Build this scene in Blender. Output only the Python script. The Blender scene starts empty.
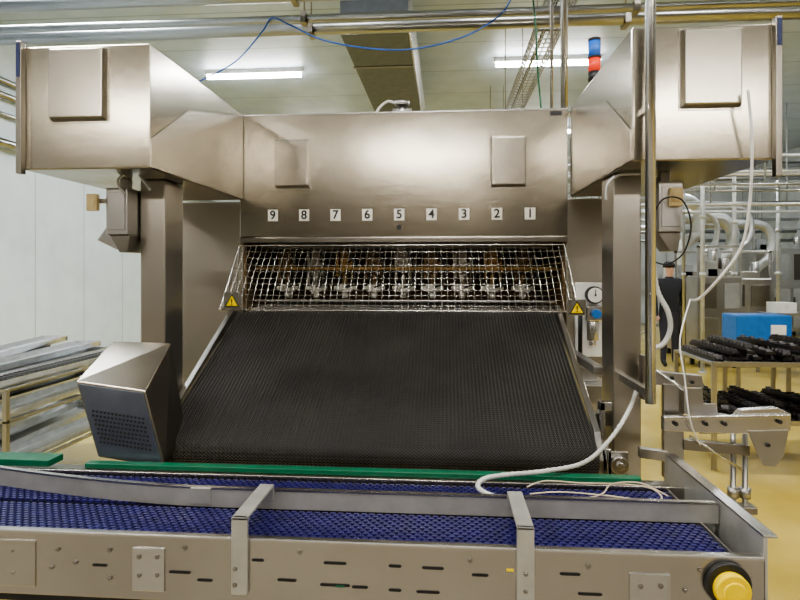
import bpy, math, random, bmesh
from math import sin, cos, tan, atan, pi, radians
from mathutils import Vector, Matrix
random.seed(7)
TH=radians(4.5); F=580.0; HZ=270.0; CH=1.6
def P(u,v,b):
    x=b*tan(atan((u-400)/F)-TH); D=b*cos(TH)-x*sin(TH)
    return Vector((x,b,CH+(HZ-v)*D/F))
C=bpy.context.scene.collection
# ------------------------------------------------------------ materials
def newmat(name):
    m=bpy.data.materials.new(name); m.use_nodes=True
    nt=m.node_tree; return m,nt,nt.nodes["Principled BSDF"]
def plain(name,col,rough=.5,metal=0,emit=0,var=.12,scale=12,bump=0):
    m,nt,b=newmat(name)
    n=nt.nodes.new("ShaderNodeTexNoise"); n.inputs["Scale"].default_value=scale; n.inputs["Detail"].default_value=4
    tc=nt.nodes.new("ShaderNodeTexCoord"); nt.links.new(tc.outputs["Object"],n.inputs["Vector"])
    r=nt.nodes.new("ShaderNodeValToRGB")
    r.color_ramp.elements[0].position=.3; r.color_ramp.elements[1].position=.7
    r.color_ramp.elements[0].color=(*[c*(1-var) for c in col],1)
    r.color_ramp.elements[1].color=(*[min(1,c*(1+var)) for c in col],1)
    nt.links.new(n.outputs["Fac"],r.inputs["Fac"]); nt.links.new(r.outputs["Color"],b.inputs["Base Color"])
    b.inputs["Roughness"].default_value=rough; b.inputs["Metallic"].default_value=metal
    if emit:
        nt.links.new(r.outputs["Color"],b.inputs["Emission Color"]); b.inputs["Emission Strength"].default_value=emit
    return m
def steel(name,col=(.385,.355,.295),rough=.19,stretch=(.7,.7,60),var=.12,metal=1.0,blot=.9,wavy=.28,aniso=.5,streak=.26):
    m,nt,b=newmat(name); L=nt.links
    tc=nt.nodes.new("ShaderNodeTexCoord")
    mp=nt.nodes.new("ShaderNodeMapping"); mp.inputs["Scale"].default_value=stretch; L.new(tc.outputs["Object"],mp.inputs["Vector"])
    n=nt.nodes.new("ShaderNodeTexNoise"); n.inputs["Scale"].default_value=9; n.inputs["Detail"].default_value=3; L.new(mp.outputs[0],n.inputs["Vector"])
    n2=nt.nodes.new("ShaderNodeTexNoise"); n2.inputs["Scale"].default_value=blot; n2.inputs["Detail"].default_value=1.5; L.new(tc.outputs["Object"],n2.inputs["Vector"])
    r=nt.nodes.new("ShaderNodeValToRGB"); r.color_ramp.elements[0].position=.35; r.color_ramp.elements[1].position=.65
    r.color_ramp.elements[0].color=(*[c*(1-var) for c in col],1); r.color_ramp.elements[1].color=(*[min(1,c*(1+var)) for c in col],1)
    mx=nt.nodes.new("ShaderNodeMix"); mx.data_type='FLOAT'; mx.inputs[0].default_value=streak; L.new(n2.outputs["Fac"],mx.inputs[2]); L.new(n.outputs["Fac"],mx.inputs[3])
    L.new(mx.outputs[0],r.inputs["Fac"]); L.new(r.outputs["Color"],b.inputs["Base Color"])
    mr=nt.nodes.new("ShaderNodeMapRange"); mr.inputs["From Min"].default_value=.35; mr.inputs["From Max"].default_value=.68
    mr.inputs["To Min"].default_value=rough; mr.inputs["To Max"].default_value=rough+.05*min(1,streak/.26)
    L.new(n.outputs["Fac"],mr.inputs["Value"]); L.new(mr.outputs[0],b.inputs["Roughness"])
    if wavy:
        bp0=nt.nodes.new("ShaderNodeBump"); bp0.inputs["Strength"].default_value=wavy; bp0.inputs["Distance"].default_value=.06
        L.new(n2.outputs["Fac"],bp0.inputs["Height"]); L.new(bp0.outputs["Normal"],b.inputs["Normal"])
    b.inputs["Metallic"].default_value=metal; b.inputs["Anisotropic"].default_value=aniso
    return m
S=steel("brushed_stainless")
SC=plain("cover_stainless",(.42,.39,.335),.25,metal=1,var=.06,scale=6)
SV=plain("post_stainless",(.46,.435,.39),.30,metal=1,var=.06,scale=1.5)
SD=plain("stainless_dull",(.28,.26,.23),.30,metal=1,var=.08,scale=4)
SL=plain("stainless_light",(.54,.53,.52),.26,metal=1,var=.08,scale=4)
SF=plain("satin_frame_steel",(.46,.435,.40),.27,metal=1,var=.09,scale=2.2)
SR=plain("satin_rail_steel",(.40,.39,.375),.32,metal=1,var=.07,scale=5)
SB=plain("motor_cover_steel",(.32,.29,.25),.28,metal=1,var=.07,scale=4)
RAIL=plain("bright_rail_steel",(.48,.47,.44),.33,metal=.6)
SVP=plain("vent_panel_steel",(.17,.19,.24),.38,metal=.9)
AL=plain("aluminium_tray",(.62,.64,.66),.32,metal=.8)
SI=plain("interior_brown_steel",(.12,.075,.035),.4,metal=.7,var=.3)
SG=plain("brass_fitting",(.24,.15,.055),.4,metal=.8)
BK=plain("black_plastic",(.015,.015,.016),.45)
DK=plain("dark_slot",(.008,.008,.008),.7)
WH=plain("white_plastic",(.72,.72,.70),.4)
OW=plain("nozzle_plastic",(.66,.64,.58),.35)
PAP=plain("number_paper",(.62,.60,.53),.6,var=.04)
INK=plain("black_ink",(.008,.008,.008),.5)
GR=plain("green_plastic",(.0,.095,.045),.35)
YL=plain("yellow_plastic",(.80,.58,.0),.4)
CY=plain("cream_plastic",(.60,.48,.26),.5)
BL=plain("blue_paint",(.015,.13,.42),.4)
BLC=plain("blue_cable",(.02,.10,.40),.4)
DB=plain("dark_blue_film",(.012,.02,.075),.4)
RD=plain("red_lens",(.75,.06,.03),.25,emit=.25)
BLL=plain("blue_lens",(.03,.13,.5),.25,emit=.1)
BEL=plain("blue_belt_plastic",(.014,.0125,.085),.36,var=.3,scale=20)
BELD=plain("blue_belt_gaps",(.0015,.0015,.006),.6)
WIRE=plain("galvanised_wire",(.50,.48,.44),.27,metal=1)
MESHB=plain("woven_belt_wire",(.21,.20,.19),.32,metal=.85,var=.2,scale=3)
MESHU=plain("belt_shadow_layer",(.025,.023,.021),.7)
GRYH=plain("grey_conduit",(.48,.48,.46),.5)
BEIGE=plain("beige_cable",(.50,.42,.30),.5)
CARD=plain("cardboard",(.42,.28,.16),.8)
PIPE=plain("pipe_steel",(.37,.375,.375),.28,metal=1,var=.06,scale=2)
INS=plain("insulation_jacket",(.55,.56,.55),.38,metal=.5)
MOULD=plain("black_mould",(.035,.03,.03),.35,metal=.5)
GREY=plain("grey_paint",(.30,.31,.31),.5)
AMAT=plain("added_mat_tone",(.24,.215,.17),.8)
DARKG=plain("charcoal_paint",(.05,.045,.038),.5)
DUCT=plain("dark_duct",(.115,.13,.15),.5,metal=.2)
LAMP=plain("lamp_tube_glow",(1,.99,.97),.5,emit=60,var=0)
def structural(name,c1,c2,rough,axis,pitch,line=.04,noise=3,bump=.3,dark=.55):
    m,nt,b=newmat(name); L=nt.links
    tc=nt.nodes.new("ShaderNodeTexCoord"); sp=nt.nodes.new("ShaderNodeSeparateXYZ"); L.new(tc.outputs["Object"],sp.inputs[0])
    d=nt.nodes.new("ShaderNodeMath"); d.operation="DIVIDE"; d.inputs[1].default_value=pitch; L.new(sp.outputs[axis],d.inputs[0])
    fr=nt.nodes.new("ShaderNodeMath"); fr.operation="FRACT"; L.new(d.outputs[0],fr.inputs[0])
    lt=nt.nodes.new("ShaderNodeMath"); lt.operation="GREATER_THAN"; lt.inputs[1].default_value=line; L.new(fr.outputs[0],lt.inputs[0])
    n=nt.nodes.new("ShaderNodeTexNoise"); n.inputs["Scale"].default_value=noise; n.inputs["Detail"].default_value=6; L.new(tc.outputs["Object"],n.inputs["Vector"])
    r=nt.nodes.new("ShaderNodeValToRGB"); r.color_ramp.elements[0].position=.35; r.color_ramp.elements[1].position=.65
    r.color_ramp.elements[0].color=(*c1,1); r.color_ramp.elements[1].color=(*c2,1); L.new(n.outputs["Fac"],r.inputs["Fac"])
    mx=nt.nodes.new("ShaderNodeMix"); mx.data_type="RGBA"; mx.inputs[6].default_value=(*[c*dark for c in c1],1)
    L.new(lt.outputs[0],mx.inputs[0]); L.new(r.outputs[0],mx.inputs[7]); L.new(mx.outputs[2],b.inputs["Base Color"])
    bp=nt.nodes.new("ShaderNodeBump"); bp.inputs["Strength"].default_value=bump; bp.inputs["Distance"].default_value=.01
    L.new(lt.outputs[0],bp.inputs["Height"]); L.new(bp.outputs[0],b.inputs["Normal"])
    b.inputs["Roughness"].default_value=rough
    return m
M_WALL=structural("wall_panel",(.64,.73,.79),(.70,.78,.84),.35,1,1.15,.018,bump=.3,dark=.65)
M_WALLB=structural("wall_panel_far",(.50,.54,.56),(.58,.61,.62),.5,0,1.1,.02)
M_CEIL=structural("ceiling_panel",(.40,.48,.56),(.47,.55,.63),.45,1,1.15,.025,bump=.1,dark=.7)
M_FLOOR=structural("epoxy_floor",(.50,.37,.08),(.64,.49,.14),.16,1,6,.0,noise=1.3,bump=.02)
# ------------------------------------------------------------ mesh builder
class MB:
    def __init__(s): s.v=[]; s.f=[]; s.mi=[]; s.sm=[]
    def add(s,vs,fs,mi=0,smooth=False):
        o=len(s.v); s.v+= [tuple(v) for v in vs]
        for f in fs: s.f.append(tuple(i+o for i in f)); s.mi.append(mi); s.sm.append(smooth)
        return s
    def hexa(s,p,mi=0):
        return s.add(p,[(0,3,2,1),(4,5,6,7),(0,1,5,4),(1,2,6,5),(2,3,7,6),(3,0,4,7)],mi)
    def box(s,x0,x1,y0,y1,z0,z1,mi=0):
        return s.hexa([(x0,y0,z0),(x1,y0,z0),(x1,y1,z0),(x0,y1,z0),(x0,y0,z1),(x1,y0,z1),(x1,y1,z1),(x0,y1,z1)],mi)
    def prism(s,poly,axis,a,b,mi=0):
        n=len(poly); vs=[]
        for t in (a,b):
            for p in poly:
                if axis=='x': vs.append((t,p[0],p[1]))
                elif axis=='y': vs.append((p[0],t,p[1]))
                else: vs.append((p[0],p[1],t))
        fs=[tuple(range(n)),tuple(range(2*n-1,n-1,-1))]+[(i,i+n,(i+1)%n+n,(i+1)%n) for i in range(n)]
        return s.add(vs,fs,mi)
    def tube(s,pts,r,n=8,mi=0,cap=True,rf=None):
        pts=[Vector(p) for p in pts]; vs=[]; fs=[]
        t0=(pts[1]-pts[0]).normalized(); up=Vector((0,0,1)) if abs(t0.z)<.9 else Vector((1,0,0))
        nrm=t0.cross(up).normalized()
        for i,p in enumerate(pts):
            t=(pts[min(i+1,len(pts)-1)]-pts[max(i-1,0)]).normalized()
            nrm=(nrm-t*nrm.dot(t)).normalized(); bn=t.cross(nrm); rr=rf(i) if rf else r
            for k in range(n):
                a=2*pi*k/n; vs.append(p+nrm*cos(a)*rr+bn*sin(a)*rr)
        for i in range(len(pts)-1):
            for k in range(n): fs.append((i*n+k,i*n+(k+1)%n,(i+1)*n+(k+1)%n,(i+1)*n+k))
        s.add(vs,fs,mi,True)
        if cap:
            o=len(s.v)-len(vs)
            s.f.append(tuple(o+k for k in range(n))[::-1]); s.mi.append(mi); s.sm.append(False)
            e=o+len(vs)-n; s.f.append(tuple(e+k for k in range(n))); s.mi.append(mi); s.sm.append(False)
        return s
    def cyl(s,a,b,r,n=16,mi=0): return s.tube([a,b],r,n,mi)
    def obj(s,name,mats,parent=None,bevel=0,label=None,seg=2):
        me=bpy.data.meshes.new(name); me.from_pydata(s.v,[],s.f)
        if not isinstance(mats,(list,tuple)): mats=[mats]
        for m in mats: me.materials.append(m)
        me.polygons.foreach_set("material_index",s.mi); me.polygons.foreach_set("use_smooth",s.sm)
        bm=bmesh.new(); bm.from_mesh(me); bmesh.ops.recalc_face_normals(bm,faces=bm.faces); bm.to_mesh(me); bm.free()
        o=bpy.data.objects.new(name,me); C.objects.link(o)
        if bevel:
            md=o.modifiers.new("Bevel","BEVEL"); md.width=bevel; md.segments=seg; md.limit_method='ANGLE'; md.angle_limit=radians(35)
        if parent: child(o,parent)
        if label: o["label"]=label
        return o
def child(o,p):
    o.parent=p
    o.matrix_parent_inverse=Matrix.Translation(-Vector(p["wloc"])) if p.type=='EMPTY' else Matrix.Identity(4)
def thing(name,loc,label,cat,group=None):
    e=bpy.data.objects.new(name,None); e.location=loc; e.empty_display_size=.1; C.objects.link(e)
    e["wloc"]=tuple(loc); e["label"]=label; e["category"]=cat
    if group: e["group"]=group
    return e
def tag(o,label,cat,group=None):
    o["label"]=label; o["category"]=cat
    if group: o["group"]=group
    return o
def struct(o): o["kind"]="structure"; return o
def dup(root,dx,dy,dz,label=None,rz=0,skip=()):
    n=root.copy(); C.objects.link(n); n.location=root.location+Vector((dx,dy,dz)); n.rotation_euler=(0,0,rz)
    for c in list(root.children):
        if c.name.split('.')[0] in skip: continue
        k=c.copy(); C.objects.link(k); k.parent=n; k.matrix_parent_inverse=c.matrix_parent_inverse.copy()
    if label: n["label"]=label
    return n
def smooth(pts,k=8):
    pts=[Vector(p) for p in pts]; out=[]
    for i in range(len(pts)-1):
        p0=pts[max(i-1,0)];p1=pts[i];p2=pts[i+1];p3=pts[min(i+2,len(pts)-1)]
        for j in range(k):
            t=j/k
            out.append(.5*((2*p1)+(p2-p0)*t+(2*p0-5*p1+4*p2-p3)*t*t+(3*p1-p0-3*p2+p3)*t**3))
    out.append(pts[-1]); return out
def wire(name,pts,r,mat,label=None,cat="cable",parent=None,k=8,n=8,corr=False):
    pp=smooth(pts,k)
    rf=(lambda i: r*(1.0 if i%2 else .8)) if corr else None
    o=MB().tube(pp,r,n,rf=rf).obj(name,mat,parent)
    if not parent: tag(o,label,cat)
    return o
# ------------------------------------------------------------ room
ZC=4.75
struct(MB().box(-6.2,9.2,-3,18.2,-.1,0).obj("floor",M_FLOOR))
struct(MB().box(-6.2,9.2,-3,18.2,ZC,ZC+.1).obj("ceiling",M_CEIL))
struct(MB().box(-6.2,-6.0,-3,18.2,0,ZC).obj("wall_left",M_WALL))
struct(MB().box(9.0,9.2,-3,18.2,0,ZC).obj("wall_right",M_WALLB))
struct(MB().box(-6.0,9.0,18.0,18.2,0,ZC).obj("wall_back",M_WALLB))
struct(MB().box(-6.0,-5.97,-3,18,0,.15).obj("baseboard_left",GREY))
tag(MB().box(-4.5,3.2,-2.2,1.45,0,.012).obj("added_reflection_mat",AMAT,None,.004),"long unseen mat added on the floor to tone the steel reflections","added floor mat")  # unseen mat added so the front plate reflects it instead of yellow floor
def lamp(x,y,power=60,col=(1,.97,.92),z=ZC):
    e=thing("ceiling_lamp",(x,y,z),"long white fluorescent tube fitting under the ceiling","ceiling lamp","ceiling tube lamps")
    MB().box(x-.78,x+.78,y-.04,y+.04,z-.07,z-.0).obj("lamp_housing",WH,e,.01)
    if z<ZC:
        for sx in (-.6,.6): MB().cyl((x+sx,y,z),(x+sx,y,ZC),.006,6).obj("added_lamp_rod",SD,e)
    MB().cyl((x-.75,y,z-.10),(x+.75,y,z-.10),.04,12).obj("lamp_tube",LAMP,e)
    l=bpy.data.lights.new("tube_light",'AREA'); l.shape='RECTANGLE'; l.size=1.5; l.size_y=.12; l.energy=power; l.color=col
    o=bpy.data.objects.new("tube_light",l); o.location=(x,y,z-.17); C.objects.link(o)
    return e
cool=(.90,.96,1)
lamp(-3.0,8.9,85,cool); lamp(1.5,8.7,70,cool); lamp(7.6,8.7,80)
for x in (-3.2,0,3.2): lamp(x,1.3,88)
for x in (-3.4,-.3,2.8): lamp(x,-2.2,55,(1,.88,.70),3.55)  # unseen hanging lamps added behind the camera for soft highlights on the hood
lamp(5.5,13,85,cool); lamp(2,13,60); lamp(-3,13.3,80,cool); lamp(4.5,5,110); lamp(-4.3,4.6,140,cool)  # last lamp is added to light the left wall cooler
for k,(x0,x1,zz) in enumerate(((-3.2,-1.5,2.3),(1.1,2.3,2.9),(4.2,5.6,2.2))):
    e=thing("added_dark_cabinet",((x0+x1)/2,-2.7,0),"tall dark cabinet added behind the camera for the steel to reflect","cabinet","added reflection cabinets")  # dark blocks added out of view so the stainless mirrors them
    MB().box(x0,x1,-2.9,-2.4,0,zz).obj("cabinet_body",DARKG,e,.01)
    w=(x1-x0)/2
    for i in (0,1): MB().box(x0+i*w+.02,x0+(i+1)*w-.02,-2.4,-2.38,.06,zz-.05).obj("door",DARKG,e,.004)
# ------------------------------------------------------------ MACHINE
HB=3.40; X0,X1=-1.232,.70; HT=2.535; HBt=1.797
m=thing("bakery_depositing_machine",(-.27,3.6,0),"large stainless steel bakery machine with numbered hood and wire-mesh outfeed belt","machine")
MB().prism([(HB,HBt),(HB,HT-.012),(HB+.012,HT),(4.7,HT),(4.7,HBt),(4.68,HBt),(4.68,HT-.02),(HB+.02,HT-.02),(HB+.02,HBt)],'x',X0,X1).obj("hood",S,m,.003)
MB().box(X0,X1,HB-.012,HB+.03,HBt-.035,HBt-.003).obj("hood_lower_lip",SD,m,.004)
MB().box(X0,X1,HB-.004,HB,HT-.014,HT-.003).obj("hood_top_trim",SL,m,.002)
def cover(x0,x1,z0,z1,y,par,d=.05,i=.008):
    MB().hexa([(x0,y,z0),(x0+i,y-d,z0+.012),(x1-i,y-d,z0+.012),(x1,y,z0),(x0,y,z1),(x0+i,y-d,z1-.010),(x1-i,y-d,z1-.010),(x1,y,z1)]).obj("access_cover",SC,par,.004)
    MB().box(x0-.006,x1+.006,y-.003,y,z0-.006,z1+.004).obj("cover_flange",SC,par,.001)
cover(-1.012,-.80,2.085,2.375,HB,m); cover(.257,.463,2.078,2.372,HB,m)
def text_mesh(ch,size,loc,mat,name,parent):
    c=bpy.data.curves.new(name,'FONT'); c.body=ch; c.size=size; c.align_x='CENTER'; c.align_y='CENTER'; c.extrude=.0008; c.offset=size*.02
    t=bpy.data.objects.new("tmp_text",c); C.objects.link(t); bpy.context.view_layer.update()
    me=bpy.data.meshes.new_from_object(t.evaluated_get(bpy.context.evaluated_depsgraph_get())); me.materials.clear(); me.materials.append(mat)
    bpy.data.objects.remove(t)
    me.transform(Matrix.Translation(loc)@Matrix.Rotation(pi/2,4,'X'))
    o=bpy.data.objects.new(name,me); C.objects.link(o); child(o,parent); return o
for i in range(9):
    x=-1.03+i*.1895; z=1.926
    p=MB().box(x-.030,x+.030,HB-.003,HB,z-.034,z+.034).obj("number_plate",PAP,m,label="pale square tag with black digit %d"%(9-i))
    text_mesh(str(9-i),.072,(x,HB-.0042,z),INK,"digit",p)
MB().cyl((-.272,HB-.012,1.852),(-.272,HB,1.852),.014,16).obj("indicator_lamp",BK,m)
MB().box(.60,.665,HB-.003,HB,2.49,2.515).obj("sticker",BK,m)
def cabinet(xi,xo,side):
    e=bpy.data.objects.new("side_cabinet",None); L=((xi+xo)/2,2.9,2.02); e["wloc"]=L; C.objects.link(e)
    e.location=L; e.parent=m; e.matrix_parent_inverse=Matrix.Translation(-m.location)
    a,b=min(xi,xo),max(xi,xo)
    MB().box(a,b,2.3,3.399,2.02,2.535).obj("cabinet_body",S,e,.006)
    s=1 if side=='L' else -1
    MB().prism([(2.304,2.143),(2.654,2.356),(3.39,2.515),(3.39,2.025),(2.304,2.025)],'x',xi,xi+s*.004).obj("deflector_plate",SC,e,.0008)
    ex0,ex1=(a-.002,a+.014) if side=='L' else (b-.014,b+.002)
    MB().box(ex0-.004,ex1+.004,2.27,2.30,1.95 if side=='R' else 2.0,2.55).obj("edge_flange",SD,e,.003)
    MB().box(ex0+.001,ex1-.001,2.266,2.27,2.40 if side=='L' else 2.44,2.54).obj("blue_film_patch",DB,e)
    return e
cl=cabinet(-1.214,-1.771,'L'); cr=cabinet(.716,1.249,'R')
cover(-1.638,-1.394,2.215,2.52,2.3,cl,.035); cover(.895,1.116,2.215,2.52,2.3,cr,.035)
MB().box(-1.62,X0-.002,3.46,4.7,0,2.018).obj("side_panel",SV,m,.006)
MB().box(X1+.002,1.02,3.46,4.7,0,2.018).obj("side_panel",SV,m,.006)
MB().box(X0,X1,4.55,4.6,1.0,HBt).box(X0,X0+.02,3.46,4.55,1.36,HBt).box(X1-.02,X1,3.46,4.55,1.36,HBt).box(X0,X1,3.46,4.6,HBt+.03,HBt+.05).obj("inner_chamber",SI,m)
for x0 in (-1.42,.73):
    MB().box(x0,x0+.12,2.6,2.79,0,2.018).obj("support_post",SV,m,.006)
    MB().box(x0-.04,x0+.16,2.56,2.83,0,.02).obj("foot_plate",SD,m,.003)
for x0,x1,yx in ((-1.525,-1.425,-1.60),(.888,.985,.925)):
    MB().box(x0,x1,2.5,2.66,1.76,1.97).box(x0+.01,x1-.01,2.494,2.5,1.78,1.95).box((x0+x1)/2-.02,(x0+x1)/2+.02,2.56,2.6,1.97,2.02).obj("junction_box",SR,m,.006)
    MB().box(yx-.0,yx+.050,2.47,2.494,1.865,1.94).box(yx+.01,yx+.04,2.465,2.47,1.88,1.925).obj("terminal_cover",CY,m,.004)
    MB().prism([(x0,1.76),(x1,1.76),(x1-.01,1.68),(x0+.05,1.68)],'y',2.52,2.64).obj("bracket",SD,m,.004)
MB().box(-1.60,-1.52,2.494,2.51,1.90,1.92).obj("terminal_arm",SD,m)
wire("sensor_hose",[P(150,190,2.5),P(135,172,2.48),P(118,180,2.47),P(125,195,2.5)],.006,GRYH,parent=m)
MB().hexa([tuple(P(97,240,2.6)),tuple(P(118,250,2.6)),tuple(P(118,250,2.75)),tuple(P(97,240,2.75)),tuple(P(110,222,2.6)),tuple(P(122,228,2.6)),tuple(P(122,228,2.75)),tuple(P(110,222,2.75))]).box(-1.60,-1.42,2.7,2.72,1.72,1.75).obj("sensor_bracket",SL,m,.004)
# wire guard: regular crimped grid bowing outward, flaring toward the bottom
g=MB(); gx0,gx1=-1.225,.675
A0=(3.375,1.745); A1=(3.14,1.378); A2=(3.36,1.385); FL=.03
r=.0015
def gxx(u,t): return (gx0-FL*t)+(gx1-gx0+2*FL*t)*u
def bul(u,t):
    k=sin(pi*t)*.05*(min(1,u*12,(1-u)*12))
    return (gxx(u,t),A0[0]+(A1[0]-A0[0])*t-k,A0[1]+(A1[1]-A0[1])*t-k*.5)
N=54; MR=11
def lerp(a,b,t): return (a[0]+(b[0]-a[0])*t,a[1]+(b[1]-a[1])*t)
def seg(a,b,rr=r): g.tube([a,b],rr,5,cap=False)
for i in range(N+1):
    u=i/N; pts=[]
    for k in range(MR*2+1):
        q=bul(u,k/(MR*2)); s_=(1 if (k+i)%2 else -1)
        pts.append((q[0]+.0022*s_,q[1]+.0015*s_,q[2]))
    g.tube(pts,r,5,cap=False)
for i in range(0,N+1,3):
    q=bul(i/N,1); seg(q,(q[0],A2[0],A2[1]))
for k in range(1,MR):
    t=k/MR; pts=[]
    for i in range(N*2+1):
        q=bul(i/(N*2),t); s_=(1 if (i+k)%2 else -1); pts.append((q[0],q[1]-.0015*s_,q[2]+.0022*s_))
    g.tube(pts,r,5,cap=False)
for k in range(1,3):
    q=lerp(A1,A2,k/3); seg((gx0-FL,q[0],q[1]),(gx1+FL,q[0],q[1]))
for t in (0,1): seg(bul(0,t),bul(1,t),.004)
for u_ in (0,1):
    x=gxx(u_,0); xb=gxx(u_,1)
    a,b_,c=(x,*A0),(xb,*A1),(xb,*A2)
    seg(a,b_,.0038); seg(b_,c,.0038); seg(c,a,.0038)
    for k in range(1,8):
        t=k/8; p=lerp(A0,A1,t); q=lerp(A0,A2,t); seg((gxx(u_,t),*p),(gxx(u_,t),*q)); p=lerp(A1,A2,t); q=lerp(A1,A0,t); seg((xb,*p),(gxx(u_,1-t),*q))
g.obj("wire_mesh_guard",WIRE,m,label="galvanised crimped wire-mesh safety basket below the hood")
MB().box(X0+.03,X1-.03,3.70,3.78,1.735,1.79).obj("manifold_bar",SD,m,.005)
rn=random.Random(3)
for i in range(9):
    x=-1.03+i*.1895; w_=.024+rn.random()*.012
    MB().box(x-w_,x+w_,3.70,3.77,1.56+rn.random()*.03,1.735).cyl((x,3.73,1.58),(x,3.73,1.50),.022,12).box(x-.055,x-.035,3.69,3.75,1.50+rn.random()*.06,1.72).cyl((x+.05,3.70,1.735),(x+.05,3.70,1.52),.008,8).box(x+.03,x+.058,3.68,3.72,1.58+rn.random()*.05,1.65).obj("depositing_head",(SI,SD,SG,SI,SD)[i%5],m,.004)
    MB().cyl((x,3.73,1.505),(x,3.73,1.46),.045,16).cyl((x,3.73,1.46),(x,3.73,1.42),.02,12).box(x-.07,x+.07,3.71,3.75,1.475,1.495).obj("nozzle_cap",OW,m)
    MB().tube(smooth([(x+.03,3.66,1.73),(x+.08,3.64,1.62),(x+.06,3.65,1.52),(x+.01,3.69,1.49)],5),.007,6).obj("supply_hose",BK,m)
MB().box(X0+.03,X1-.03,3.60,3.615,1.60,1.618).obj("sensor_bar",SG,m,.002)
MB().box(X0+.03,X1-.03,3.56,3.60,1.40,1.415).obj("cross_bar",SL,m,.003)
# woven belt
BX0,BX1=-1.262,.632
rc=(2.505,.800); rr=.066
dirv=Vector((3.42-2.50,1.345-.86)).normalized(); nn=Vector((-dirv.y,dirv.x))
a_top=math.atan2(nn.y,nn.x)
pl=[]
for k in range(17):
    a=a_top+ (k/16)*radians(170)
    pl.append(Vector((rc[0]+rr*cos(a),rc[1]+rr*sin(a))))
pl=pl[::-1]
end=Vector((3.46,1.345)); st=pl[-1].copy(); pl+= [st.lerp(end,t/20) for t in range(1,21)]
pl+=[Vector((3.46+.05*k,1.345+.006*min(k,3))) for k in range(1,21)]
def resample(pl,step):
    out=[pl[0]]; d=0; cur=pl[0]; i=1
    while i<len(pl):
        L=(pl[i]-cur).length
        if L+d>=step:
            t=(step-d)/L; cur=cur.lerp(pl[i],t); out.append(cur); d=0
        else: d+=L; cur=pl[i]; i+=1
    return out
rows=resample(pl,.0135)
b=MB(); NZ=216
for j,q in enumerate(rows):
    q2=rows[min(j+1,len(rows)-1)]; q1=rows[max(j-1,0)]; tt=(q2-q1).normalized(); nr=Vector((-tt.y,tt.x))
    xl=BX0 if q.x<3.45 else X0+.025
    vs=[];fs=[]
    for i in range(NZ+1):
        x=xl+(BX1-xl)*i/NZ; s=(1 if i%2 else -1); off=.0061*s
        c=q+tt*off+nr*(.0028*s)
        w=tt*.0022; h=nr*.0037
        for p in (c-w,c+h,c+w): vs.append((x,p.x,p.y))
    for i in range(NZ):
        for k in range(2): fs.append((i*3+k,i*3+k+1,i*3+3+k+1,i*3+3+k))
    b.add(vs,fs,0)
b.obj("woven_wire_belt",MESHB,m,label="charcoal woven metal mesh belt sloping down")
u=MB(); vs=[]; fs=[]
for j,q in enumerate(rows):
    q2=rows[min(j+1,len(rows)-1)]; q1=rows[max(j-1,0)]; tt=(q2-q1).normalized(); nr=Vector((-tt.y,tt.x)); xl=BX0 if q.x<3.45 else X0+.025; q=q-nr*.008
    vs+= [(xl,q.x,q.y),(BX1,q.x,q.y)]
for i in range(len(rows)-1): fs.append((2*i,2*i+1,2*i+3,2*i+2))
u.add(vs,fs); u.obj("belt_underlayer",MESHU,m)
MB().cyl((BX0-.006,rc[0],rc[1]),(BX1+.006,rc[0],rc[1]),.048,24).obj("end_roller",SD,m)
for s,x in ((-1,BX0-.004),(1,BX1+.004)):
    x2=x+s*.028
    MB().prism([(2.49,.74),(2.49,.80),(2.55,.905),(3.455,1.395),(3.455,1.22),(2.62,.74)],'x',x,x2).obj("belt_side_frame",SR,m,.003)
    MB().cyl((x2,2.505,.80),(x2+s*.03,2.505,.80),.045,20).box(min(x2,x2+s*.02),max(x2,x2+s*.02),2.455,2.60,.74,.86).obj("bearing_housing",SL,m,.003)
    MB().cyl((x2+s*.03,2.505,.80),(x2+s*.05,2.505,.80),.018,16).obj("shaft_end",BK,m)
    MB().box(x2 if s>0 else x2-.13,x2+.09 if s>0 else x2,2.66,2.70,.9,.96).obj("cross_support",SD,m,.004)
MB().box(.670,.750,2.455,2.465,.75,.85).obj("bearing_plate",SR,m,.002)
MB().cyl((.710,2.455,.80),(.710,2.43,.80),.036,24).cyl((.710,2.43,.80),(.710,2.42,.80),.016,12).obj("flange_bearing",SL,m,.002)
MB().box(-1.2,.6,2.75,3.4,.55,.75).obj("drip_tray",SD,m,.01)
MB().box(X1+.01,X1+.12,3.2,3.44,1.0,1.08).box(X1+.02,X1+.16,3.1,3.44,.9,1.0).obj("drive_bracket",SR,m,.006)
MB().box(.675,.72,2.72,3.44,1.12,1.16).obj("side_rail",SR,m,.006)
MB().box(.675,.70,2.61,2.66,.70,1.02).box(.675,.73,2.61,2.64,.98,1.02).obj("adjuster_bracket",SL,m,.004)
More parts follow.
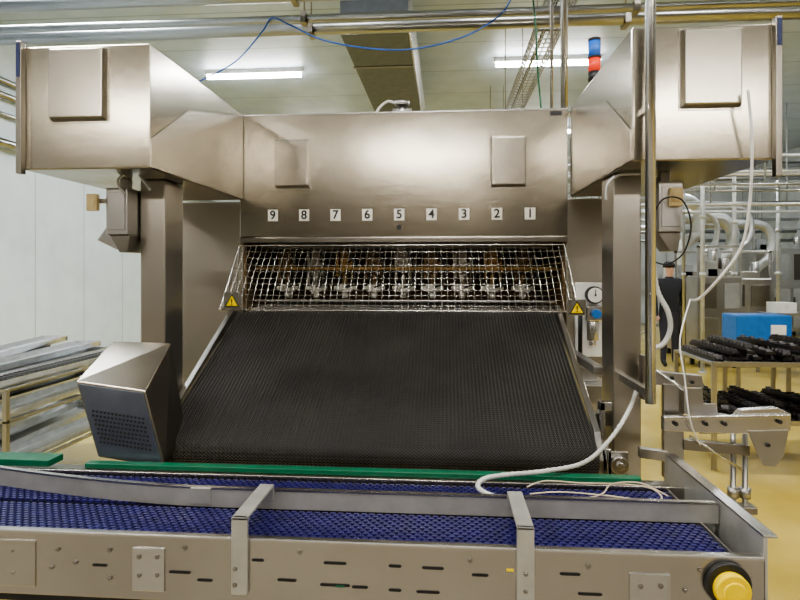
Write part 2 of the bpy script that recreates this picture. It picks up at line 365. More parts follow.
# motor cover
B=[P(98,457,2.31),P(165,468,2.31),P(186,430,2.6),P(128,425,2.6),P(76,381,2.31),P(145,391,2.31),P(171,343,2.6),P(113,341,2.6)]
mc=[tuple(p) for p in B]
MB().hexa(mc).obj("motor_cover",SB,m,.004,label="tilted stainless motor cover with perforated vent face")
def bil(s,t,dy=0):
    a=Vector(mc[0]).lerp(Vector(mc[1]),s); c=Vector(mc[4]).lerp(Vector(mc[5]),s); q=a.lerp(c,t); q.y+=dy; return q
MB().hexa([bil(.03,.02,-.004),bil(.97,.02,-.004),bil(.97,.02,.01),bil(.03,.02,.01),bil(.03,.97,-.004),bil(.97,.97,-.004),bil(.97,.97,.01),bil(.03,.97,.01)]).obj("vent_panel",SVP,m,.002)
v=MB()
for i in range(14):
    for j in range(8):
        s0=.11+i*.056+(.02 if j%2 else 0); t0_=.22+j*.058
        a,b_=bil(s0,t0_),bil(s0+.030,t0_)
        v.hexa([(a.x,a.y-.0065,a.z-.004),(b_.x,b_.y-.0065,b_.z-.004),(b_.x,b_.y-.003,b_.z-.004),(a.x,a.y-.003,a.z-.004),(a.x,a.y-.0065,a.z+.004),(b_.x,b_.y-.0065,b_.z+.004),(b_.x,b_.y-.003,b_.z+.004),(a.x,a.y-.003,a.z+.004)])
o=v.obj("vent_perforation",DK,m); o["kind"]="stuff"
MB().box(-1.42,-1.31,2.61,2.64,.74,1.0).obj("motor_bracket",SD,m,.003)
# gauge / regulator on pale panel
gz=1.457; gx=.85
MB().box(gx-.10,gx+.075,3.43,3.46,gz-.36,gz+.07).obj("control_panel",WH,m,.006)
MB().cyl((gx,3.43,gz),(gx,3.38,gz),.05,28).obj("gauge_case",BK,m,.003)
MB().cyl((gx,3.38,gz),(gx,3.376,gz),.042,28).obj("gauge_dial",WH,m)
MB().box(gx-.002,gx+.002,3.373,3.376,gz-.005,gz+.032).cyl((gx,3.376,gz),(gx,3.372,gz),.006,10).obj("gauge_needle",BK,m)
MB().box(gx-.05,gx+.045,3.37,3.43,gz-.15,gz-.06).obj("switch_housing",SL,m,.008)
MB().cyl((gx,3.37,gz-.105),(gx,3.34,gz-.105),.026,16).obj("blue_switch_knob",BL,m,.003)
MB().cyl((gx-.01,3.40,gz-.15),(gx-.01,3.40,gz-.26),.033,16).cyl((gx-.01,3.40,gz-.26),(gx-.01,3.40,gz-.29),.02,12).obj("air_regulator",SL,m,.004)
MB().cyl((gx-.075,3.42,gz-.05),(gx-.075,3.42,gz-.34),.012,12).obj("air_line",BK,m)
def warn(px,pv,pb,sc):
    c=P(px,pv,pb); y=pb
    pltt=MB().box(c.x-sc*1.15,c.x+sc*1.15,y,y+.004,c.z-sc*1.0,c.z+sc*1.1).obj("sign_plate",SL,m,.001)
    MB().prism([(c.x-sc,c.z-sc*.8),(c.x+sc,c.z-sc*.8),(c.x,c.z+sc*.95)],'y',y-.002,y).obj("warning_triangle",INK,pltt)
    s2=.74*sc
    MB().prism([(c.x-s2,c.z-s2*.86),(c.x+s2,c.z-s2*.86),(c.x,c.z+s2*.92)],'y',y-.004,y-.002).obj("triangle_face",YL,pltt)
    k=sc/.05
    MB().prism([(c.x-.003*k,c.z-.012*k),(c.x+.003*k,c.z-.012*k),(c.x+.005*k,c.z+.014*k),(c.x-.005*k,c.z+.014*k)],'y',y-.006,y-.004).obj("exclamation_stroke",INK,pltt)
    MB().box(c.x-.004*k,c.x+.004*k,y-.006,y-.004,c.z-.027*k,c.z-.018*k).obj("exclamation_dot",INK,pltt)
warn(577,308,3.10,.040); warn(232,301,3.10,.042)
MB().cyl((.68,3.105,1.40),(.68,3.14,1.40),.006,8).obj("sign_fixing",SD,m)
MB().cyl((-.27,3.6,HT),(-.27,3.6,2.62),.03,16).cyl((-.27,3.6,2.62),(-.27,3.6,2.65),.045,16).cyl((-.33,3.6,2.59),(-.21,3.6,2.59),.018,12).obj("top_valve",SR,m)
wire("valve_hose",[(-.43,3.6,HT),(-.42,3.6,2.60),(-.36,3.6,2.65),(-.30,3.6,2.63),(-.27,3.6,2.60)],.009,GRYH,parent=m)
sl=thing("signal_tower_light",(.825,3.3,2.537),"signal lamp stack with blue and red lenses on the cabinet","signal light")
MB().cyl((.825,3.3,2.537),(.825,3.3,2.66),.012,12).cyl((.825,3.3,2.537),(.825,3.3,2.55),.035,16).obj("pole",S,sl)
MB().cyl((.825,3.3,2.65),(.825,3.3,2.70),.034,20).obj("base_collar",BK,sl)
MB().cyl((.825,3.3,2.775),(.825,3.3,2.785),.036,20).obj("middle_collar",BK,sl)
MB().cyl((.825,3.3,2.87),(.825,3.3,2.885),.034,20).obj("cap",BK,sl)
MB().cyl((.825,3.3,2.70),(.825,3.3,2.775),.033,20).obj("red_lens",RD,sl)
MB().cyl((.825,3.3,2.785),(.825,3.3,2.87),.033,20).obj("blue_lens",BLL,sl)
# ------------------------------------------------------------ CONVEYOR
cv=thing("modular_belt_conveyor",(-.9,1.9,0),"blue plastic modular belt conveyor in stainless frame","conveyor")
CX0,CX1=-3.4,.80; ZT=.80
def lane(y0,y1):
    bb=MB(); bb.box(CX0,CX1,y0,y1,ZT-.03,ZT-.009,1)
    px=.026; ny=int((y1-y0)/.0165); py=(y1-y0)/ny
    nx=int((CX1-CX0)/px)
    for i in range(nx):
        if CX0+i*px<-1.95 : continue
        for j in range(ny):
            x=CX0+i*px+(.5*px if j%2 else 0); y=y0+j*py
            if x+px>CX1: continue
            a,b_,c,d=x+.0042,x+px-.0042,y+.0006,y+py-.0040
            bb.add([(a,c,ZT-.009),(b_,c,ZT-.009),(b_,d,ZT-.009),(a,d,ZT-.009),(a+.0008,c+.0008,ZT),(b_-.0008,c+.0008,ZT),(b_-.0008,d-.0008,ZT),(a+.0008,d-.0008,ZT)],
                   [(4,5,6,7),(0,1,5,4),(1,2,6,5),(2,3,7,6),(3,0,4,7)],0)
            bb.add([(b_-.001,c+.005,ZT-.003),(b_+.010,c+.005,ZT-.003),(b_+.010,d-.003,ZT-.003),(b_-.001,d-.003,ZT-.003)],[(0,1,2,3)],0)
    bb.box(CX0,-1.95,y0,y1,ZT-.009,ZT,0)
    bb.obj("modular_belt",[BEL,BELD],cv,label="deep navy blue plastic modular belt lane")
lane(1.675,1.898); lane(1.922,2.165)
MB().box(-3.4,.868,1.650,1.662,.625,.812).obj("side_plate",SF,cv,.002)
MB().box(-3.4,.868,1.650,1.674,.808,.818).obj("plate_edge",SL,cv,.003)
MB().box(-3.4,.868,2.175,2.187,.625,.812).obj("side_plate",SF,cv,.002)
MB().box(-3.4,.82,1.66,2.18,.60,.63).obj("bottom_pan",DK,cv)
gr=MB()
pts=[]
for i in range(61):
    x=-3.4+(.858+3.4)*i/60
    y=1.905+ (max(0,-.80-x))**1.6*.17
    y=min(y,2.14); pts.append((x,y))
def strip(z0,z1,w0,w1,mi=0):
    vs=[];fs=[]
    for x,y in pts: vs+=[(x,y+w0,z0),(x,y+w1,z0),(x,y+w1,z1),(x,y+w0,z1)]
    for i in range(60):
        for k in range(4): fs.append((i*4+k,i*4+(k+1)%4,i*4+4+(k+1)%4,i*4+4+k))
    fs+=[(0,1,2,3),(243,242,241,240)]
    gr.add(vs,fs,mi)
strip(.80,.860,-.003,.003); strip(.859,.866,-.004,.014,1)
gr.obj("guide_rail",[RAIL,SL],cv)
MB().box(-.86,-.79,1.896,1.901,.81,.865).obj("rail_joint",RAIL,cv,.002)
MB().box(.862,.874,1.65,2.36,.66,.875).obj("end_plate",RAIL,cv,.002)
MB().box(.862,.90,1.65,2.36,.870,.878).obj("end_plate_flange",SL,cv,.002)
MB().box(.805,.812,1.67,2.18,.74,.80).obj("end_flange",SR,cv,.002)
MB().cyl((.80,1.67,.765),(.80,2.17,.765),.03,20).obj("end_shaft",BELD,cv)
for x in (-.595,.222):
    w=.024
    MB().box(x-w,x+w,1.634,1.648,.66,.885).box(x-w,x+w,1.634,1.90,.875,.885).box(x-w,x+w,1.892,1.90,.83,.875).obj("guide_bracket",RAIL,cv,.003)
def bolt(x,z,r=.008,y=1.65):
    MB().cyl((x,y-.006,z),(x,y,z),r,6).cyl((x,y-.002,z),(x,y,z),r*1.4,16).obj("bolt",SD,cv)
def Xf(u,v):
    p=P(u,v,1.65); return p.x,p.z
for (u0,v0) in ((58,549),(76,562),(52,567),(140,556),(158,556),(140,574),(158,574),(237,566),(237,582),(525,571),(525,588),(700,570),(718,575),(640,585),(660,585),(14,550),(588,566),(14,572),(110,550),(110,578),(470,560),(685,590),(300,552),(185,548)):
    x,z=Xf(u0,v0); yy=1.634 if u0 in (237,525) else (1.645 if u0 in (140,158,640,660) else 1.65)
    bolt(x,z,.005,yy)
def rp(u0,u1,v0,v1):
    a=P(u0,v1,1.65); c=P(u1,v0,1.65); return a.x,c.x,a.z,c.z
x0,x1,z0,z1=rp(133,165,548,590); MB().box(x0,x1,1.645,1.65,z0,z1).obj("joint_plate",SL,cv,.002)
x0,x1,z0,z1=rp(629,670,574,606); MB().box(x0,x1,1.645,1.65,z0,z1).obj("joint_plate",SL,cv,.002)
x0,x1,z0,z1=rp(-20,36,540,584); MB().box(x0,x1,1.646,1.65,z0,z1).obj("joint_plate",SF,cv,.002)
for (u0,v0,w) in ((335,563,.06),(360,587,.04),(433,568,.055),(335,585,.08),(428,592,.06),(180,572,.06),(205,580,.04),(570,574,.05),(258,560,.03),(287,580,.05),(395,590,.03),(590,594,.06),(480,575,.04),(395,566,.03),(100,565,.04)):
    x,z=Xf(u0,v0); w/=2;h=.004
    MB().prism([(x-w,z-h),(x+w,z-h),(x+w+h,z),(x+w,z+h),(x-w,z+h),(x-w-h,z)],'y',1.6485,1.6505).obj("slot",DK,cv)
x,z=Xf(340,586); MB().box(x-.012,x+.012,1.6475,1.6495,z-.003,z+.003).obj("green_indicator",GR,cv)
x,z=Xf(510,570); MB().box(x-.01,x+.01,1.6475,1.6495,z-.003,z+.003).obj("yellow_indicator",YL,cv)
kx=.765; kz=.745
MB().cyl((kx,1.65,kz),(kx,1.632,kz),.060,28).obj("drive_hub",BK,cv,.003)
MB().cyl((kx,1.632,kz-.004),(kx,1.605,kz-.004),.046,28).cyl((kx,1.605,kz-.004),(kx,1.598,kz-.004),.03,20).obj("yellow_cap",YL,cv,.004)
MB().box(-3.4,-1.58,2.20,2.29,.812,.840).obj("green_guide_strip",GR,cv,.004,label="green plastic guide strip")
MB().box(-1.46,.735,2.245,2.285,.795,.816).obj("green_guide_strip",GR,cv,.003,label="green plastic guide strip")
MB().box(-3.4,.84,2.188,2.29,.76,.795).obj("rear_ledge",SD,cv,.002)
for x in (-2.9,-1.1,.7):
    MB().box(x-.03,x+.03,1.67,1.73,0,.60).box(x-.03,x+.03,2.11,2.17,0,.60).box(x-.02,x+.02,1.7,2.14,.25,.29).obj("leg",SF,cv,.004)
# ------------------------------------------------------------ hoses & cables (front)
wire("corrugated_conduit",[P(637,388,2.56),P(630,408,2.50),P(612,437,2.40),P(585,462,2.33),P(545,471,2.22),P(505,475,2.1),P(484,479,2.04),P(478,487,2.0),P(490,495,1.96),P(515,502,1.94),P(545,508,1.93),P(572,510,1.925)],.0095,GRYH,"light grey corrugated conduit lying across the conveyor",k=14,n=10,corr=True)
wire("thin_cable",[P(527,487,2.05),P(545,481,2.1),P(580,483,2.1),P(620,484,2.1),P(650,488,2.08),P(662,498,2.0),P(650,501,1.97),P(625,498,1.99),P(600,495,2.0),P(560,492,2.02),P(530,494,2.02)],.0028,BEIGE,"thin beige cable looped over the blue belt")
wire("thin_cable",[P(505,498,1.97),P(540,496,2.0),P(565,500,1.96),P(600,495,1.98),P(612,484,2.08),P(640,483,2.1),P(668,496,2.03)],.0025,BEIGE,"thin beige cable looped over the blue belt")
tag(MB().cyl((.765,2.24,1.10),(.765,2.24,ZC),.019,14).box(.752,.778,2.225,2.595,1.12,1.15).box(.752,.778,2.225,2.295,2.2,2.22).obj("vertical_pipe",SL),"stainless vertical pipe beside the support post","pipe")
fa=thing("guide_arm_frame",(1.1,2.5,0),"stainless sheet-metal arm frame on slender legs beside the conveyor","metal frame")
def quad(pts,b,th,name,mat):
    n=[P(u_,v_,b) for u_,v_ in pts]; MB().prism([(p.x,p.z) for p in n],'y',b,b+th).obj(name,mat,fa,.0015)
quad([(643,370),(702,376),(704,388),(643,384)],2.50,.04,"upper_arm",SR)
quad([(643,356),(652,356),(652,400),(643,400)],2.49,.05,"clamp_block",SD)
quad([(664,384),(684,386),(684,478),(664,478)],2.49,.03,"upright_plate",SR)
quad([(684,388),(702,388),(704,404),(716,404),(718,414),(727,414),(727,434),(700,434),(700,416),(684,414)],2.46,.012,"stepped_gusset",SR)
quad([(664,417),(735,417),(742,410),(778,408),(791,414),(791,431),(736,434),(664,431)],2.42,.035,"lower_arm",SL)
quad([(664,417),(791,415),(791,418),(664,420)],2.40,.02,"arm_flange",SL)
quad([(748,431),(789,430),(784,456),(776,467),(764,466),(756,450)],2.415,.008,"hanging_plate",SR)
quad([(684,440),(750,446),(750,456),(684,450)],2.48,.03,"cross_bar",SD)
quad([(640,448),(668,452),(668,462),(640,458)],2.46,.03,"cross_bar",SR)
for (a_,b_) in (((650,366),(712,410)),((690,436),(742,470)),((668,470),(704,506))):
    MB().cyl(P(a_[0],a_[1],2.47),P(b_[0],b_[1],2.47),.006,10).obj("link_rod",SL,fa)
for uu in (733,745):
    x=P(uu,450,2.5).x; MB().cyl((x,2.5,0),(x,2.5,.95),.011,12).cyl((x,2.5,.66),(x,2.5,.70),.022,12).cyl((x,2.5,0),(x,2.5,.012),.028,16).obj("leg",SR,fa)
xx=P(739,500,2.5).x; MB().box(xx-.06,xx+.06,2.47,2.53,.60,.63).obj("clamp",SD,fa,.003)
xx=P(674,470,2.5).x; MB().box(xx-.03,xx+.03,2.49,2.53,0,.76).obj("side_channel",SR,fa,.003)
for (uu,vv) in ((672,378),(692,382),(706,424),(676,424),(780,422),(768,445),(725,424)):
    p=P(uu,vv,2.41); MB().cyl((p.x,2.42,p.z),(p.x,2.404,p.z),.008,6).obj("bolt",BK,fa)
wire("white_hose",[P(748,90,2.23),P(752,140,2.25),P(750,200,2.3),P(742,245,2.35),P(722,275,2.4),P(700,298,2.5),P(690,300,2.56)],.0055,WH,"white hose hanging from the cabinet cover")
wire("black_cable",[P(655,262,2.54),P(652,225,2.46),P(662,200,2.44),P(682,200,2.44),P(691,225,2.44),P(684,252,2.46),P(668,264,2.50),P(655,262,2.56)],.0035,BK,"black cable loop hanging below the junction box")
wire("corrugated_conduit",[P(655,178,2.58),P(652,230,2.62),P(656,285,2.62),P(668,312,2.6),P(670,330,2.6),P(662,345,2.6),P(648,348,2.6)],.012,GRYH,"grey corrugated conduit clipped to the support post",k=14,n=10,corr=True)
wire("thin_cable",[P(690,300,2.5),P(680,340,2.4),P(685,380,2.38),P(690,420,2.38),P(700,445,2.45)],.003,WH,"thin white cable hanging beside the frame")
wire("conduit_elbow",[P(606,200,2.58),P(608,184,2.56),P(620,175,2.55),P(640,174,2.55)],.007,GRYH,parent=m)
# ------------------------------------------------------------ overhead pipes
def opipe(y,z,r,mat,lab):
    e=thing("overhead_pipe",(1,y,z),lab,"pipe","overhead pipes")
    MB().cyl((-6,y,z),(9,y,z),r,18).obj("pipe_run",mat,e)
    for x in (-4.2,-1.05,1.35,3.5):
        MB().cyl((x,y,z+r),(x,y,ZC),.006,8).box(x-.02,x+.02,y-r-.012,y+r+.012,z-r-.01,z+r+.012).obj("hanger",SD,e)
opipe(4.48,3.5,.058,PIPE,"thick stainless overhead pipe on hangers")
opipe(4.25,3.47,.03,PIPE,"slim stainless overhead pipe on hangers")
opipe(3.97,3.52,.05,PIPE,"stainless overhead pipe on hangers")
for x,z,r_ in ((-5.95,4.15,.045),(-5.93,3.95,.045),(-5.95,3.7,.03),(-5.9,3.3,.06)):
    tag(MB().cyl((x,2,z),(x,17.5,z),r_,14).obj("wall_pipe",PIPE),"steel pipe running along the wall","pipe","wall pipes")
du=thing("ceiling_duct",(-.7,7,3.9),"dark grey rectangular sheet-metal duct under the ceiling","duct")
MB().box(-1.03,-.36,5.6,10.5,3.9,4.35).obj("duct_body",DUCT,du,.01)
MB().box(-.36,-.34,5.6,10.5,3.89,4.36).obj("duct_edge_strip",SL,du,.003)
for y in (6.5,9.5): MB().cyl((-1.0,y+.02,4.35),(-1.0,y+.02,ZC),.008,8).cyl((-.40,y+.02,4.35),(-.40,y+.02,ZC),.008,8).box(-1.04,-.36,y,y+.04,3.89,3.90).obj("duct_hanger",SD,du)
ct=thing("cable_tray",(.87,6,3.6),"silver wire cable tray hanging from the ceiling","cable tray")
t=MB()
for x in (.77,.97):
    for z in (3.6,3.65,3.70): t.cyl((x,3.3,z),(x,11,z),.008,6)
for x in (.82,.87,.92): t.cyl((x,3.3,3.6),(x,11,3.6),.006,6)
for k in range(77):
    y=3.3+k*.1; t.tube([(.77,y,3.70),(.77,y,3.6),(.97,y,3.6),(.97,y,3.70)],.0055,5)
t.obj("tray_mesh",PIPE,ct)
MB().cyl((.83,3.4,3.625),(.83,11,3.625),.016,8).obj("cable_bundle",BK,ct)
for y in (4.9,7.5,10): MB().cyl((.76,y,3.6),(.76,y,ZC),.006,6).cyl((.98,y,3.6),(.98,y,ZC),.006,6).cyl((.76,y,3.590),(.98,y,3.590),.008,6).obj("tray_hanger",SD,ct)
for x,y,r_ in ((.72,3.60,.022),(.655,3.66,.010)):
    tag(MB().cyl((x,y,2.54),(x,y,ZC),r_,14).cyl((x,y,2.54),(x,y,2.56),r_*1.8,14).obj("riser_pipe",SL),"stainless riser pipe from hood to ceiling","pipe")
wire("blue_cable",[P(198,82,4.3),P(235,62,4.3),P(262,32,4.25),P(272,18,4.2),P(290,25,4.2),P(330,42,4.2),P(400,50,4.2),P(460,38,4.2),P(500,15,4.2),P(515,-10,4.2)],.006,BLC,"blue cable slung under the overhead pipes")
wire("green_cable",[P(532,-10,4.13),P(536,30,4.13),P(537,60,4.1),P(541,108,3.9)],.006,GR,"green cable dropping beside the cable tray")
# ------------------------------------------------------------ left rack with trays
rk=thing("tray_rack",(-3.3,4.2,0),"low stainless rack holding long metal trays","rack")
for z in (.34,.66,.86): MB().box(-4.15,-2.72,3.4,3.43,z-.02,z).box(-4.15,-2.72,4.9,4.93,z-.02,z).box(-4.15,-4.12,3.43,4.9,z-.02,z).box(-2.75,-2.72,3.43,4.9,z-.02,z).obj("shelf_frame",SR,rk,.003)
for x in (-4.15,-2.75):
    for y in (3.4,4.9): MB().box(x,x+.03,y,y+.03,0,.84).obj("leg",SR,rk,.003)
def tray(x,y,z):
    e=thing("long_tray",(x,y,z),"long stainless channel tray with black toothed insert","tray","trays on the rack")
    w=.10
    MB().prism([(x-w,z),(x+w,z),(x+w+.012,z+.045),(x+w+.006,z+.045),(x+w-.005,z+.005),(x-w+.005,z+.005),(x-w-.006,z+.045),(x-w-.012,z+.045)],'y',y-.8,y+.8).box(x-w-.014,x+w+.014,y-.806,y-.80,z,z+.047).box(x-w-.014,x+w+.014,y+.80,y+.806,z,z+.047).obj("channel",AL,e,.0008)
    k=MB()
    for i in range(34): k.box(x-.075,x+.075,y-.78+i*.0465,y-.755+i*.0465,z+.005,z+.040)
    k.box(x-.02,x+.02,y-.78,y+.78,z+.03,z+.042)
    k.obj("insert",MOULD,e)
    return e
t0=tray(-2.87,4.15,.861)
EM="long bright steel channel tray, empty"
for (z,items) in ((.861,[(-.26,0.05,0,.0,1),(-.52,-.08,0,-.02,0),(-.80,.04,0,.02,1),(-1.08,0,0,0,1),(-.30,.1,.05,.10,1),(-.75,-.1,.05,-.05,1),(-.50,.05,.10,.20,1)]),
                  (.661,[(-.02,.1,0,.02,1),(-.30,-.06,0,0,1),(-.62,.0,0,-.03,0),(-.95,.05,0,.03,1),(-.35,0,.05,.10,1)]),
                  (.341,[(0,0,0,0,1),(-.27,.08,0,.02,0),(-.56,-.05,0,0,1),(-.86,0,0,0,1),(-.2,-.05,.05,.08,1),(-.55,.1,.05,-.10,1),(-.35,0,.10,.18,1)])):
    for (dx,dy,dz,rz,emp) in items:
        dup(t0,dx,dy,z-.861+dz,EM if emp else None,rz,("insert",) if emp else ())
# ------------------------------------------------------------ carts right
def cart(x0,x1,y0,y1,lv,lab):
    e=thing("steel_cart",((x0+x1)/2,(y0+y1)/2,0),lab,"cart")
    for z in lv: MB().box(x0,x1,y0,y1,z-.02,z).box(x0,x1,y0-.006,y0,z-.03,z+.012).obj("shelf",SR,e,.003)
    for x in (x0,x1-.035):
        for y in (y0,y1-.035): MB().box(x,x+.035,y,y+.035,.0,max(lv)-.02).obj("leg",SR,e,.003)
    return e
c1=cart(2.12,3.7,4.8,5.6,(.40,.86),"stainless two-shelf cart loaded with black moulds")
def mould(x,y,z,kind):
    e=thing("mould_strip",(x,y,z),("dark toothed metal baking mould strip","dark metal bar with raised clips")[kind],"baking mould","mould strips on the cart")
    MB().box(x-.034,x+.034,y-.34,y+.34,z+.012,z+.020).box(x-.036,x-.030,y-.34,y+.34,z,z+.03).box(x+.030,x+.036,y-.34,y+.34,z,z+.03).obj("strip",MOULD,e)
    k=MB().box(x-.006,x+.006,y-.33,y+.33,z+.018,z+.026)
    for i in range(11 if kind==0 else 6):
        yy=y-.31+i*(.062 if kind==0 else .12)
        if kind==0: k.prism([(yy-.02,z+.02),(yy+.02,z+.02),(yy+.008,z+.05),(yy-.004,z+.05)],'x',x-.028,x+.028)
        else: k.box(x-.03,x+.03,yy-.03,yy+.03,z+.02,z+.034).prism([(yy-.01,z+.032),(yy+.02,z+.032),(yy+.03,z+.05),(yy+.02,z+.05)],'x',x-.02,x+.02)
    o=k.obj("teeth",MOULD,e); return e
ms=[mould(2.20,5.2,.861,0),mould(2.32,5.2,.861,1)]
rnd=random.Random(5)
for lv,zz in enumerate((.861,.401)):
    for i in range(14):
        for st in range(1+(i*7+lv)%3):
            if lv==0 and i<2 and st==0: continue
            src=ms[(i+st)%2]; x=2.20+.105*i
            if x>3.62: continue
            dup(src,x-src.location.x,rnd.uniform(-.05,.05),zz-.861+.051*st,rz=rnd.uniform(-.16,.16)*(1 if st else .05))
c2=cart(4.85,5.9,9.0,9.5,(.45,.95),"stainless work table with cartons on it")
for i,(x,w,h,mt) in enumerate(((4.95,.28,.16,WH),(5.45,.28,.22,CARD))):
    tag(MB().box(x,x+w,9.1,9.4,.951,.95+h).box(x+w*.45,x+w*.55,9.098,9.402,.952,.951+h).obj("carton",mt,None,.006),"small carton standing on the work table","box","cartons on the table")
bc=thing("blue_machine_cabinet",(3.9,7.7,0),"machine cabinet with blue painted upper housing on a steel frame","cabinet")
MB().box(3.60,4.26,7.5,7.9,.70,1.04).obj("blue_housing",BL,bc,.02)
MB().box(4.00,4.18,7.485,7.5,.80,.92).obj("panel",WH,bc,.004)
MB().box(3.60,4.26,7.5,7.9,.64,.70).obj("frame_top",SD,bc,.004)
for x in (3.61,4.21):
    for y in (7.51,7.85): MB().box(x,x+.04,y,y+.04,0,.64).obj("leg",SD,bc)
def procm(x0,x1,y0,y1,z1,hop):
    sm=thing("process_machine",((x0+x1)/2,(y0+y1)/2,0),"stainless processing machine with doors and control panel","machine","hall machines")
    MB().box(x0,x1,y0,y1,.12,z1).obj("machine_body",SR,sm,.02)
    n=max(2,int((x1-x0)/.35)); w=(x1-x0)/n
    for i in range(n):
        MB().box(x0+i*w+.03,x0+(i+1)*w-.03,y0-.015,y0,.2,z1*.55).obj("door",SL,sm,.004)
        MB().box(x0+i*w+.06,x0+(i+1)*w-.06,y0-.015,y0,z1*.65,z1-.12).obj("window_panel",(SD,GREY,DARKG)[i%3],sm,.004)
        MB().cyl((x0+i*w+.06,y0-.03,z1*.3),(x0+i*w+.06,y0-.03,z1*.45),.012,8).obj("handle",BK,sm)
    MB().box(x0+.2,x1-.2,y0+.1,y1-.1,z1,z1+.12).cyl(((x0+x1)/2,(y0+y1)/2,z1+.12),((x0+x1)/2,(y0+y1)/2,z1+.5),.09,14).obj("exhaust_stub",SL,sm,.004)
    MB().box(x0+.1,x0+.35,y0+.1,y0+.3,z1,z1+.25).obj("top_equipment",GREY,sm,.004)
    MB().cyl((x1-.2,y0+.2,z1),(x1-.2,y0+.2,z1+.3),.07,12).obj("top_cylinder",SL,sm,.004)
    MB().box(x0,x0+.04,y0+.02,y0+.06,z1,z1+.5).box(x1-.04,x1,y0+.02,y0+.06,z1,z1+.5).box(x0,x1,y0+.02,y0+.06,z1+.46,z1+.5).obj("top_frame",SL,sm,.003)
    for x in (x0+.05,x1-.11): MB().box(x,x+.06,y0+.05,y0+.11,0,.12).box(x,x+.06,y1-.1,y1-.04,0,.12).obj("foot",BK,sm)
procm(4.75,5.7,7.0,7.7,1.25,False); procm(6.3,8.8,9.6,10.6,1.7,False); procm(4.2,5.9,11.0,11.6,1.45,False); procm(5.0,6.1,5.9,6.6,1.15,False)
procm(4.1,4.8,9.8,10.3,1.5,False); procm(7.4,8.7,14.6,15.2,2.1,False)
def ipipe(pts,r,lab):
    pp=smooth(pts,8); o=MB().tube(pp,r,16).obj("insulated_pipe",INS); tag(o,lab,"pipe","insulated pipes"); return o
for k,(dx,yy,rr_,dz) in enumerate(((0,12.6,.12,0),(.5,12.9,.05,-.25),(.95,13.2,.13,-.35),(1.5,13.5,.05,-.1),(2.1,13.8,.10,-.45),(.3,14.2,.07,-.5),(1.2,14.5,.06,-.15))):
    x=5.25+dx; y=yy
    ipipe([(x-1.6,y,3.1+dz),(x-.6,y,3.1+dz),(x-.15,y,3.05+dz),(x+.05,y,2.75+dz),(x-.02,y,2.35+dz),(x-.28,y,2.1+dz),(x-.35,y,1.5),(x-.35,y,0)],rr_,"pale insulated duct with bends dropping to the floor")
for k,(x,y,r_) in enumerate(((3.4,8.6,.02),(4.0,9.4,.03),(3.6,11.85,.04),(6.15,8.9,.03),(6.05,10.25,.02),(6.9,12.65,.04),(7.6,11.3,.03),(4.95,10.4,.03))):
    tag(MB().cyl((x,y,0),(x,y,ZC),r_,10).cyl((x,y,0),(x,y,.02),r_*2.2,12).cyl((x,y,1.5),(x,y,1.56),r_*1.6,10).cyl((x,y,2.4),(x,y,2.46),r_*1.6,10).obj("vertical_pipe",INS if k%2 else PIPE),"slim vertical pipe from floor to ceiling with flanges","pipe","slim vertical pipes")
for k,(y,z,r_) in enumerate(((12.2,3.45,.05),(12.0,3.25,.03),(12.4,3.75,.06),(10.6,3.6,.035),(10.8,3.3,.03),(15.6,2.9,.04),(15.7,2.6,.05),(9.2,3.05,.025),(9.55,2.85,.02),(8.3,2.95,.02),(15.4,2.35,.04),(9.7,2.65,.03),(11.7,2.9,.03),(11.45,2.7,.025),(8.1,2.75,.018))):
    e=thing("overhead_pipe",(5,y,z),"silver pipe run under the hall ceiling","pipe","hall pipes")
    MB().cyl((1.5,y,z),(9,y,z),r_,12).obj("pipe_run",INS if k%2 else PIPE,e)
    for x in (2.5,4.25,6.4,8): MB().cyl((x,y,z+r_),(x,y,ZC),.012,6).obj("hanger",GREY,e)
el=thing("electrical_cabinet",(3.1,16,0),"tall grey electrical cabinet","cabinet")
MB().box(2.2,4.0,15.8,16.3,0,2.1).obj("cabinet_body",GREY,el,.02)
MB().box(2.25,3.07,15.785,15.8,.1,2.05).obj("door",WH,el,.01); MB().box(3.13,3.95,15.785,15.8,.1,2.05).obj("door",WH,el,.01)
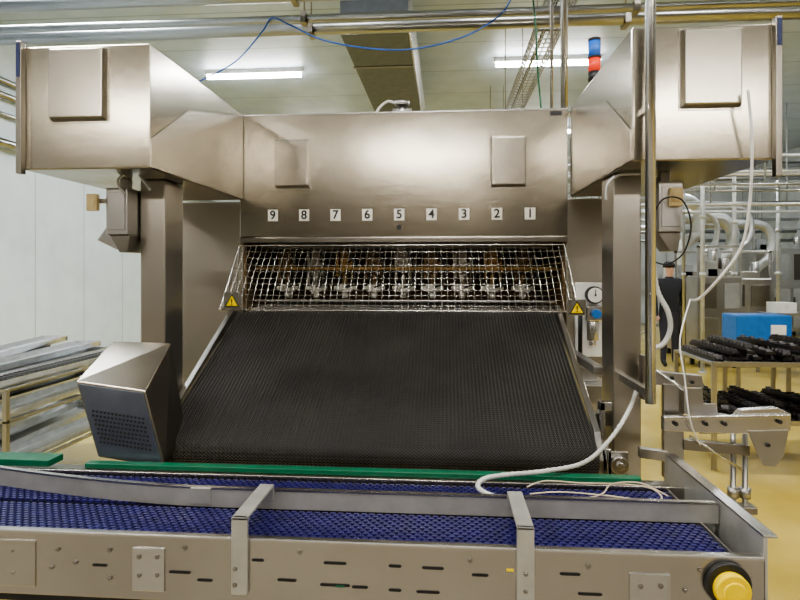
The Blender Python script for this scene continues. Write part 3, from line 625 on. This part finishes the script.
# ------------------------------------------------------------ person
def person(px,py):
    e=thing("person",(px,py,0),"person in dark work jacket and trousers standing with arms down","person")
    J={'pel':(0,0,.93,.145,.11),'wa':(0,0,1.10,.135,.10),'ch':(0,0,1.32,.165,.115),'nk0':(0,0,1.46,.07,.07),'nk':(0,-.01,1.52,.052,.055),'hd':(0,-.015,1.61,.075,.09),'ht':(0,-.01,1.70,.055,.065)}
    for s,t in ((-1,'l'),(1,'r')):
        J['sh'+t]=(s*.175,0,1.41,.062,.062);J['el'+t]=(s*.225,.02,1.13,.043,.043);J['wr'+t]=(s*.22,-.06,.90,.028,.028);J['pa'+t]=(s*.22,-.07,.83,.03,.02)
        J['hi'+t]=(s*.09,0,.86,.092,.095);J['kn'+t]=(s*.10,-.01+.03*s,.48,.06,.06);J['an'+t]=(s*.105,.02+.04*s,.09,.042,.045);J['to'+t]=(s*.115,-.13+.04*s,.04,.04,.03)
    names=list(J); ed=[('pel','wa'),('wa','ch'),('ch','nk0'),('nk0','nk'),('nk','hd'),('hd','ht')]
    for t in 'lr': ed+=[('ch','sh'+t),('sh'+t,'el'+t),('el'+t,'wr'+t),('wr'+t,'pa'+t),('pel','hi'+t),('hi'+t,'kn'+t),('kn'+t,'an'+t),('an'+t,'to'+t)]
    me=bpy.data.meshes.new("body"); me.from_pydata([(J[n][0]+px,J[n][1]+py,J[n][2]) for n in names],[(names.index(a),names.index(b)) for a,b in ed],[])
    o=bpy.data.objects.new("body",me); C.objects.link(o)
    o.modifiers.new("Skin","SKIN")
    for i,n in enumerate(names): me.skin_vertices[0].data[i].radius=(J[n][3],J[n][4])
    me.skin_vertices[0].data[0].use_root=True
    sb=o.modifiers.new("Sub","SUBSURF"); sb.levels=2; sb.render_levels=2
    mt,nt,bs=newmat("work_clothes"); tc=nt.nodes.new("ShaderNodeTexCoord"); sp=nt.nodes.new("ShaderNodeSeparateXYZ"); nt.links.new(tc.outputs["Object"],sp.inputs[0])
    rp_=nt.nodes.new("ShaderNodeValToRGB"); rp_.color_ramp.interpolation='CONSTANT'; dv=nt.nodes.new("ShaderNodeMath"); dv.operation='DIVIDE'; dv.inputs[1].default_value=2
    nt.links.new(sp.outputs[2],dv.inputs[0]); nt.links.new(dv.outputs[0],rp_.inputs[0]); nt.links.new(rp_.outputs[0],bs.inputs["Base Color"])
    cr_=rp_.color_ramp; cr_.elements[0].color=(.01,.01,.01,1); cr_.elements[1].position=.05; cr_.elements[1].color=(.03,.03,.045,1)
    for pos,c in ((.45,(.02,.022,.03)),(.745,(.55,.33,.23)),):
        k=cr_.elements.new(pos); k.color=(*c,1)
    bs.inputs["Roughness"].default_value=.8; me.materials.append(mt); child(o,e)
    SK=plain("skin",(.55,.33,.23),.6)
    for s in (-1,1):
        h=MB()
        for f in range(4): h.tube([(px+s*.22,py-.095+f*.017,.82),(px+s*.218,py-.097+f*.018,.775),(px+s*.210,py-.095+f*.018,.745+.006*abs(f-1.5))],.0085,6)
        h.tube([(px+s*.215,py-.10,.85),(px+s*.205,py-.125,.815),(px+s*.20,py-.125,.79)],.0095,6)
        h.obj("fingers",SK,e)
    MB().tube([(px,py-.10,1.625),(px,py-.125,1.60)],.01,6).obj("nose",SK,e)
    MB().box(px-.02,px+.02,py-.105,py-.10,1.565,1.57).obj("mouth",SK,e)
    for s in (-1,1): MB().cyl((px+s*.03,py-.10,1.63),(px+s*.03,py-.095,1.63),.008,8).obj("eye",INK,e)
    MB().tube([(px,py+.01,1.64),(px,py+.01,1.69),(px,py+.005,1.735),(px,py,1.75)],.09,16,rf=lambda i:(.098,.096,.065,.02)[i]).obj("hair",INK,e)
person(3.70,9.95)
# ------------------------------------------------------------ world + camera
w=bpy.data.worlds.new("World"); bpy.context.scene.world=w; w.use_nodes=True
nt=w.node_tree; bg=nt.nodes["Background"]
tc=nt.nodes.new("ShaderNodeTexCoord"); sp=nt.nodes.new("ShaderNodeSeparateXYZ"); nt.links.new(tc.outputs["Generated"],sp.inputs[0])
nz=nt.nodes.new("ShaderNodeTexNoise"); nz.inputs["Scale"].default_value=2.6; nz.inputs["Detail"].default_value=1; nt.links.new(tc.outputs["Generated"],nz.inputs["Vector"])
mr=nt.nodes.new("ShaderNodeMapRange"); mr.inputs["From Min"].default_value=-1; mr.inputs["From Max"].default_value=1; nt.links.new(sp.outputs[2],mr.inputs[0])
sb_=nt.nodes.new("ShaderNodeMath"); sb_.operation='MULTIPLY_ADD'; sb_.inputs[1].default_value=.55; sb_.inputs[2].default_value=-.285; nt.links.new(nz.outputs["Fac"],sb_.inputs[0])
ad=nt.nodes.new("ShaderNodeMath"); ad.operation='ADD'; nt.links.new(mr.outputs[0],ad.inputs[0]); nt.links.new(sb_.outputs[0],ad.inputs[1])
cr_=nt.nodes.new("ShaderNodeValToRGB"); nt.links.new(ad.outputs[0],cr_.inputs[0])
e=cr_.color_ramp.elements; e[0].position=.3; e[0].color=(.07,.058,.042,1); e[1].position=.72; e[1].color=(1,.93,.80,1)
k=cr_.color_ramp.elements.new(.49); k.color=(.16,.128,.088,1)
k=cr_.color_ramp.elements.new(.60); k.color=(.58,.49,.36,1)
nt.links.new(cr_.outputs[0],bg.inputs[0]); bg.inputs[1].default_value=.75
cam=bpy.data.cameras.new("Camera"); co=bpy.data.objects.new("Camera",cam); C.objects.link(co)
co.location=(0,0,CH); co.rotation_euler=(pi/2,0,TH); cam.sensor_width=36; cam.lens=F/800*36; cam.shift_y=-30/800; cam.clip_start=.05
bpy.context.scene.camera=co
try: bpy.context.scene.view_settings.look='AgX - Medium High Contrast'
except Exception: pass
